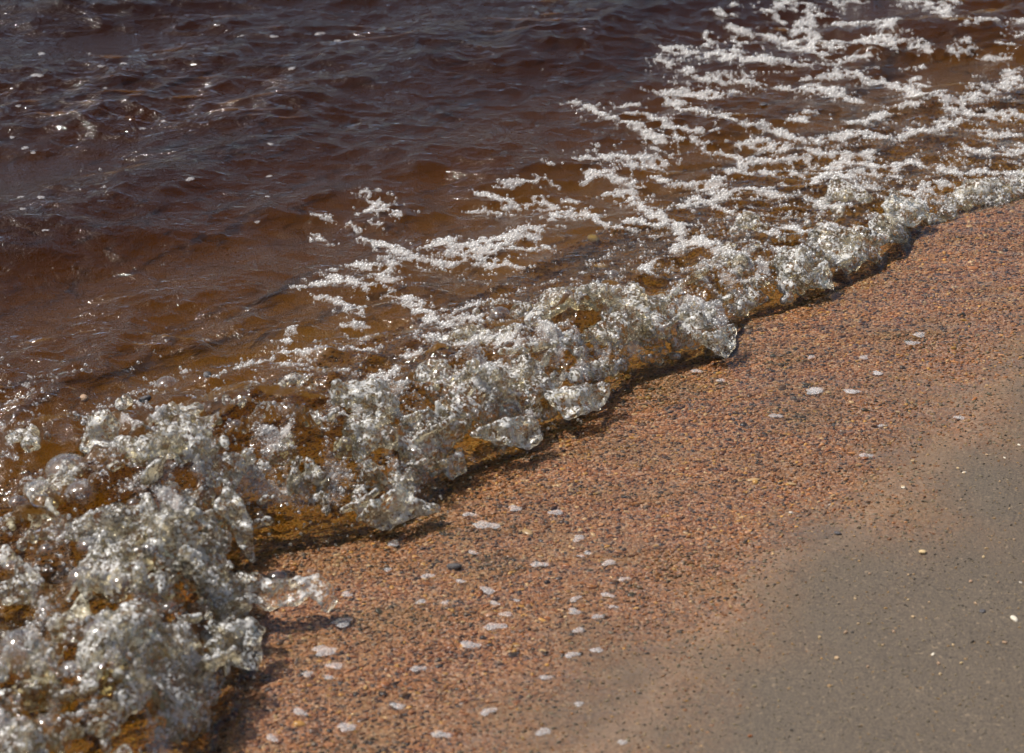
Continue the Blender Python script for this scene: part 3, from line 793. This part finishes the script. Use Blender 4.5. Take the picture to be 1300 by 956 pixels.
# ------------------------------------------------------------------ froth and foam bubbles
co = sv.astype(float)
fn_ = np.cross(co[stri[:, 1]] - co[stri[:, 0]], co[stri[:, 2]] - co[stri[:, 0]])
no = np.stack([sum(np.bincount(stri[:, j], fn_[:, k], nv) for j in range(3)) for k in range(3)], -1)
no /= np.linalg.norm(no, axis=1, keepdims=True) + 1e-12
ff = samp(FOAMF, co[:, 0], co[:, 1])
clump = fbm(co[:, 0], co[:, 1], .05, 2, 91)
pk = rng.random(len(co)) < np.clip(-.02 + .10 * clump + .06 * ff, .003, 1) * np.clip(no[:, 2] + .5, .1, 1)
bp, bn = co[pk], no[pk]
rb = .0007 + .0030 * rng.random(len(bp)) ** 3.5
froth = scatter('froth', bp + bn * rb[:, None] * .4, np.repeat(rb[:, None], 3, 1), None, None, 2, M_FROTH, wave)
tag(froth, 'fine white froth of small bubbles over the wave', kind='stuff')

x, y = jgrid(-1.0, 1.05, 1.75, 4.7, .0034)
ff = samp(FOAMF, x, y)
k = in_view(x, y, .2) & (ff > .02) & (rng.random(len(x)) < np.clip(ff * 1.25, 0, .9))
x, y, ff = x[k], y[k], ff[k]
rb = (.0009 + .0022 * rng.random(len(x)) ** 3) * (.75 + .4 * ff)
z = samp(ZW, x, y) + rb * .10 + .0008 * ff * rng.random(len(x))
foam_o = scatter('foam', np.stack([x, y, z], -1), np.repeat(rb[:, None], 3, 1), None, None, 2, M_FROTH)
tag(foam_o, 'lacy streaks of white bubbly foam floating on the brown water behind the wave', 'foam', kind='stuff')

# flying droplets
nsp = 520
t = rng.uniform(0, 1, nsp)
fx = np.interp(t, np.linspace(0, 1, 19), np.array([p[0] for p in FRONT_PX[2:21]])); fy = np.interp(t, np.linspace(0, 1, 19), np.array([p[1] for p in FRONT_PX[2:21]]))
zz = .015 + .06 * rng.random(nsp) ** 1.6
P3 = at(fx + rng.normal(size=nsp) * 16 - 8, fy + rng.normal(size=nsp) * 14, 0)
P3[:, 2] = np.maximum(samp(ZTOP, P3[:, 0], P3[:, 1]), 0) + zz * .6
rb = .0006 + .0016 * rng.random(nsp) ** 3
spray = scatter('spray', P3, np.repeat(rb[:, None], 3, 1), None, None, 2, M_SHEET, wave)
tag(spray, 'tiny droplets flying off the wave front', kind='stuff')

# ------------------------------------------------------------------ large single bubbles
def dome_mesh(name, seg=28, rings=12, low=-.35):
    vs, fs = [(0, 0, 1)], []
    th = np.linspace(0, math.acos(low), rings + 1)[1:]
    for a in th:
        for j in range(seg):
            p = 2 * math.pi * j / seg
            vs.append((math.sin(a) * math.cos(p), math.sin(a) * math.sin(p), math.cos(a)))
    for j in range(seg): fs.append((0, 1 + j, 1 + (j + 1) % seg, 1 + (j + 1) % seg))
    me_ = bpy.data.meshes.new(name)
    faces = [(0, 1 + j, 1 + (j + 1) % seg) for j in range(seg)]
    for i in range(rings - 1):
        for j in range(seg):
            a, b_ = 1 + i * seg + j, 1 + i * seg + (j + 1) % seg
            faces.append((a, a + seg, b_ + seg, b_))
    me_.from_pydata(vs, [], faces); me_.update()
    me_.polygons.foreach_set('use_smooth', np.ones(len(me_.polygons), bool))
    me_.materials.append(M_BUB)
    return me_
LAND = [(255, 665, 'the pointed sheet of white water'), (305, 660, 'the curling sheet dropping to shaded gravel'), (345, 752, 'the flat clear tongue of water'), (300, 815, 'the ragged white lump of splash'),
        (510, 640, 'the pointed splash with a thin stem'), (645, 550, 'the rounded frothy lobe'), (910, 430, 'the glassy lip with a bright rim'), (1030, 350, 'the torn lip of splash'),
        (730, 505, 'the sagging frothy lobe'), (85, 600, 'the large pair of twin bubbles'), (130, 545, 'the upright flick of white water'), (133, 800, 'the big smoky bubble')]
def nearest(px, py, marks):
    return min(marks, key=lambda m: (m[0] - px) ** 2 + (m[1] - py) ** 2)[2]
DOME = dome_mesh('bubble')
BUBBLES = [(85,588,27,'largest clear dome bubble standing behind a pair of bubbles in the churn'),
 (50,622,20,'clear dome bubble joined to its twin in the churned water'), (103,624,20,'clear dome bubble joined to its twin in the churned water'),
 (133,800,26,'big smoky bubble hanging over a dark brown gap in the splash'), (353,730,14,'clear bubble sitting in shade behind the flat water tongue'),
 (635,398,14,'faint thin bubble just above the brightest foam hump'), (529,574,13,'smoky bubble beside the dark gap in the crest')]
others = [(212,486,14),(24,645,12),(114,692,17),(105,735,19),(157,743,21),(28,818,28),(394,727,6),(287,754,6),(598,590,6),(778,349,8),(719,377,7),(621,503,6),
          (375,466,6),(60,700,10),(170,640,9),(190,700,9),(60,775,12),(215,770,11),(250,600,8),(300,540,7),(340,600,8),(330,660,6),(400,610,7),(440,570,7),(470,540,6),
          (560,520,7),(585,545,6),(660,470,6),(700,505,6),(740,460,6),(820,420,6),(860,355,6),(890,330,5),(940,375,5),(180,575,8),(140,655,8),(90,850,14),(180,880,12),(230,905,11),(60,920,16),(15,720,11)]
for i, bb in enumerate([(*b_[:3], b_[3]) for b_ in BUBBLES] + [(*b_, None) for b_ in others]):
    px, py, r, lab = bb
    P3 = on_surface([px], [py + r * .35])[0]
    R = r * px_size(P3[1])[0]
    o = bpy.data.objects.new('bubble', DOME); COL.objects.link(o)
    o.location = (P3[0], P3[1], P3[2] - R * .10 + .004)
    o.scale = (R, R, R * rng.uniform(.62, .85)); o.rotation_euler = (0, 0, rng.uniform(0, 6))
    if lab is None:
        size = 'wide' if r > 15 else ('middling' if r > 8.5 else 'small')
        lab = f'{size} clear bubble in the churn by {nearest(px, py, LAND)}'
        tag(o, lab, 'bubble', f'{size} bubbles by {nearest(px, py, LAND)}')
    else:
        tag(o, lab, 'bubble', 'twin bubbles' if 'twin' in lab else None)

# ------------------------------------------------------------------ foam flecks
def fleck_mesh(seed):
    q = np.random.default_rng(seed)
    seg, rings = 16, 4
    ph = q.uniform(0, 6.28, 4)
    vs = [(0, 0, .16)]; fs = []
    for i in range(1, rings + 1):
        f = i / rings
        for j in range(seg):
            a = 2 * math.pi * j / seg
            rr = 1 + .22 * math.sin(2 * a + ph[0]) + .16 * math.sin(3 * a + ph[1]) + .09 * math.sin(5 * a + ph[2]) + .05 * q.normal()
            vs.append((f * rr * math.cos(a), f * rr * math.sin(a) * .9, .16 * (1 - f ** 3) + (.03 * q.normal() if i < rings else -.05)))
    fs = [(0, 1 + j, 1 + (j + 1) % seg) for j in range(seg)]
    for i in range(rings - 1):
        for j in range(seg):
            a, b_ = 1 + i * seg + j, 1 + i * seg + (j + 1) % seg
            fs.append((a, a + seg, b_ + seg, b_))
    me_ = bpy.data.meshes.new('foam_fleck'); me_.from_pydata(vs, [], fs); me_.update()
    me_.polygons.foreach_set('use_smooth', np.ones(len(me_.polygons), bool)); me_.materials.append(M_FLECK)
    return me_
FM = [fleck_mesh(s) for s in range(7)]
c7 = [(920,120,8),(1055,133,8),(825,178,13),(770,140,7),(1130,222,8),(520,237,8),(780,268,6),(1160,268,5),(1138,278,4),(1000,310,9),(632,345,7),(1230,300,8),(500,327,5),(740,362,6),(365,407,7),(830,390,9),(1225,408,7),
      (1120,420,7),(610,430,6),(690,432,5),(852,437,6),(1115,460,8),(890,470,7),(855,510,11),(1195,478,7),(1130,525,7),(350,500,12),(770,572,11),(290,590,14),(325,640,9),(600,650,8),(1110,605,8),(1190,590,7),(235,670,7),(1020,680,7),(305,678,6),(925,428,4),(1280,355,6),(1245,445,5)]
FLECKS = [(300 + a / 2.6, 600 + b_ / 2.6, r) for a, b_, r in c7]
FLECKS += [(700 + a / 2.6, 250 + b_ / 2.6, r) for a, b_, r in [(870,643,10),(1215,460,8),(1190,485,8),(1075,587,6),(990,645,6),(740,725,7),(480,577,6),(560,610,5)]]
FLECKS += [(1000 + a * .2308, 440 + b_ * .2308, r) for a, b_, r in [(150,245,10),(350,250,9),(495,155,6),(945,400,6),(430,605,7),(520,440,5),(130,65,5),(420,65,6)]]
FLECKS += [(380,905,9),(440,925,11),(505,898,8),(560,935,10),(620,905,9),(690,930,9),(735,895,6),(345,938,8),(790,945,6)]
for i, (px, py, r) in enumerate(FLECKS):
    P3 = on_surface([px], [py])[0]
    R = r * px_size(P3[1])[0]
    o = bpy.data.objects.new('foam_fleck', FM[i % 7]); COL.objects.link(o)
    o.location = (P3[0], P3[1], P3[2] + .0010); o.scale = (R * 1.15, R * .85, min(R, .007)); o.rotation_euler = (0, 0, rng.uniform(-.5, .5))
    near = samp(DD, P3[:1], P3[1:2])[0] > -.16; rim = samp(EE, P3[:1], P3[1:2])[0] < .2
    size = 'broad' if r >= 10 else ('small' if r >= 6.5 else 'tiny')
    where = 'on wet gravel close to the foot of the wave' if near else ('where the gravel thins out into bare grey sand' if rim else 'on the film of water midway across the gravel')
    tag(o, f'{size} flat fleck of pale foam {where}', 'foam', f'{size} foam flecks {where}')
far = [(137,180,5),(408,212,4),(333,227,4),(122,255,7),(62,357,4),(40,457,4),(83,492,5),(110,508,4),(687,287,4),(903,123,5),(1055,113,6),(965,230,5),(893,480,4),(890,587,4),(135,655,5),(68,652,4),(75,692,4),(150,765,4),(348,295,3),(345,620,3),(628,595,6),(540,403,4),(470,427,4),(715,88,4),(883,653,3),(850,740,4),(1115,138,4),(800,122,3)]
for i, (a, b_, r) in enumerate(far):
    P3 = on_surface([a / 2.6], [b_ / 2.6])[0]
    R = r * px_size(P3[1])[0]
    o = bpy.data.objects.new('foam_fleck', FM[(i * 3) % 7]); COL.objects.link(o)
    o.location = (P3[0], P3[1], P3[2] + .001); o.scale = (R, R * .9, R * .9); o.rotation_euler = (0, 0, rng.uniform(-.6, .6))
    q_ = 'broader' if r >= 5 else ('tiny' if r <= 3 else 'small')
    w_ = 'on the dark open water far from the wave' if samp(DD, P3[:1], P3[1:2])[0] > 1.0 else 'on amber brown water nearer the foam streaks'
    tag(o, f'{q_} white fleck of foam floating {w_}', 'foam', f'{q_} foam flecks {w_}')

# ------------------------------------------------------------------ pebbles and shell bits
def pebble_mesh(seed, mat):
    q = np.random.default_rng(seed)
    b_ = bmesh.new(); bmesh.ops.create_icosphere(b_, subdivisions=2, radius=1)
    s = q.uniform(.75, 1.2, 3) * [1.15, .85, .62]
    for v in b_.verts:
        n_ = float(noise3(v.co.x * 1.1 + seed * 3, v.co.y * 1.1, v.co.z * 1.1))
        k = 1 + .28 * n_
        v.co = (v.co.x * s[0] * k, v.co.y * s[1] * k, v.co.z * s[2] * k)
    me_ = bpy.data.meshes.new('pebble'); b_.to_mesh(me_); b_.free()
    me_.polygons.foreach_set('use_smooth', np.ones(len(me_.polygons), bool)); me_.materials.append(mat)
    return me_
PEB = [pebble_mesh(s, M_STONE) for s in range(5)]; PALE = [pebble_mesh(s + 9, M_PALE) for s in range(3)]; DARK = [pebble_mesh(s + 17, M_DARK) for s in range(3)]
def put(mesh, name, px, py, r, label, cat, group=None, F=None, sink=.25, flat=1.0):
    P3 = on_surface([px], [py], F)[0]
    R = r * px_size(P3[1])[0]
    o = bpy.data.objects.new(name, mesh); COL.objects.link(o)
    o.location = (P3[0], P3[1], P3[2] + R * .55 * flat * (1 - sink)); o.scale = (R, R, R * flat); o.rotation_euler = (rng.uniform(-.2, .2), rng.uniform(-.2, .2), rng.uniform(0, 6))
    return tag(o, label, cat, group)
cs = [(820,792,4),(643,875,5),(1030,383,3),(880,262,5),(850,340,4),(1075,705,4),(745,612,3),(1040,300,3),(1005,833,4),(960,890,4),(1165,830,5),(880,745,4),(785,837,3),(590,810,4),(670,798,4),(865,618,3),(1060,637,4),(1195,505,3),(1150,325,3),(1020,285,3),(50,757,4),(20,775,3),(245,625,3),(865,692,3),(710,770,3),(1030,890,4),(1225,575,3),(740,900,4),(965,925,4),(1110,240,3),(1145,640,3),(700,690,3),(930,700,3),(990,560,3),(1100,560,3),(1180,410,3)]
for i, (a, b_, r) in enumerate(cs):
    w_ = nearest(a, b_, [(910, 545, 'around the larger tan pebble'), (1195, 752, 'around the largest pale shell chip'), (645, 487, 'around the small black pebble'), (50, 757, 'where gravel gives way to sand'), (800, 880, 'on bare smooth sand away from other marks')])
    q_ = 'tiny' if r < 3.5 else 'little round'
    put(PEB[i % 5], 'pebble', 800 + a / 2.452, 480 + b_ / 2.452, r * .6, f'{q_} amber pebble {w_}', 'pebble', f'{q_} amber pebbles {w_}', ZB)
put(PEB[1], 'pebble', 800 + 910 / 2.452, 480 + 545 / 2.452, 4.6, 'larger tan pebble half sunk in bare grey sand, with smaller ones about', 'pebble', None, ZB)
put(PALE[0], 'shell_fragment', 800 + 1195 / 2.452, 480 + 752 / 2.452, 5, 'largest pale shell chip, long and flat on the bare sand', 'shell', None, ZB, .2, .6)
for i, (a, b_, r) in enumerate([(1210,210,4),(942,865,4),(500,420,5),(620,397,3),(1040,298,4),(850,342,5),(1165,250,3),(1215,640,3)]):
    put(PALE[i % 3], 'shell_fragment', 800 + a / 2.452, 480 + b_ / 2.452, r * .6, 'small pale shell chip lying on the wet sand', 'shell', 'pale shell chips on the sand', ZB, .2, .6)
put(DARK[0], 'pebble', 577, 723, 8, 'dark grey pebble under the film between pale foam flecks', 'pebble', None, ZB)
put(DARK[1], 'pebble', 800 + 645 / 2.452, 480 + 487 / 2.452, 5, 'small black pebble at the edge of the wet film', 'pebble', None, ZB, .3, .6)
put(DARK[2], 'pebble', 800 + 1095 / 2.452, 480 + 730 / 2.452, 4, 'small dark pebble close by the largest pale shell chip', 'pebble', None, ZB, .3, .6)
put(PEB[2], 'stone', 107, 506, 7, 'orange stone breaking the brown water behind the churned crest', 'stone', None, None, 1.0)
put(DARK[0], 'stone', 184, 507, 7, 'dark stone showing in brown water beside the orange stone', 'stone', None, None, 1.0)
put(DARK[1], 'stone', 263, 476, 6, 'black wet stone at the back of the churned crest', 'stone', None, None, 1.0)
put(DARK[2], 'stone', 969, 135, 5, 'small black stone in clear brown water ringed by foam streaks', 'stone', None, None, .4, .6)
put(PALE[1], 'stone', 753, 306, 8, 'pale round stone under the brown water between foam streaks', 'stone', None, ZB, .3)
put(PEB[4], 'stone', 764, 341, 8, 'long tan stone in the shallow water just behind the wave', 'stone', None, ZB, .2, .6)
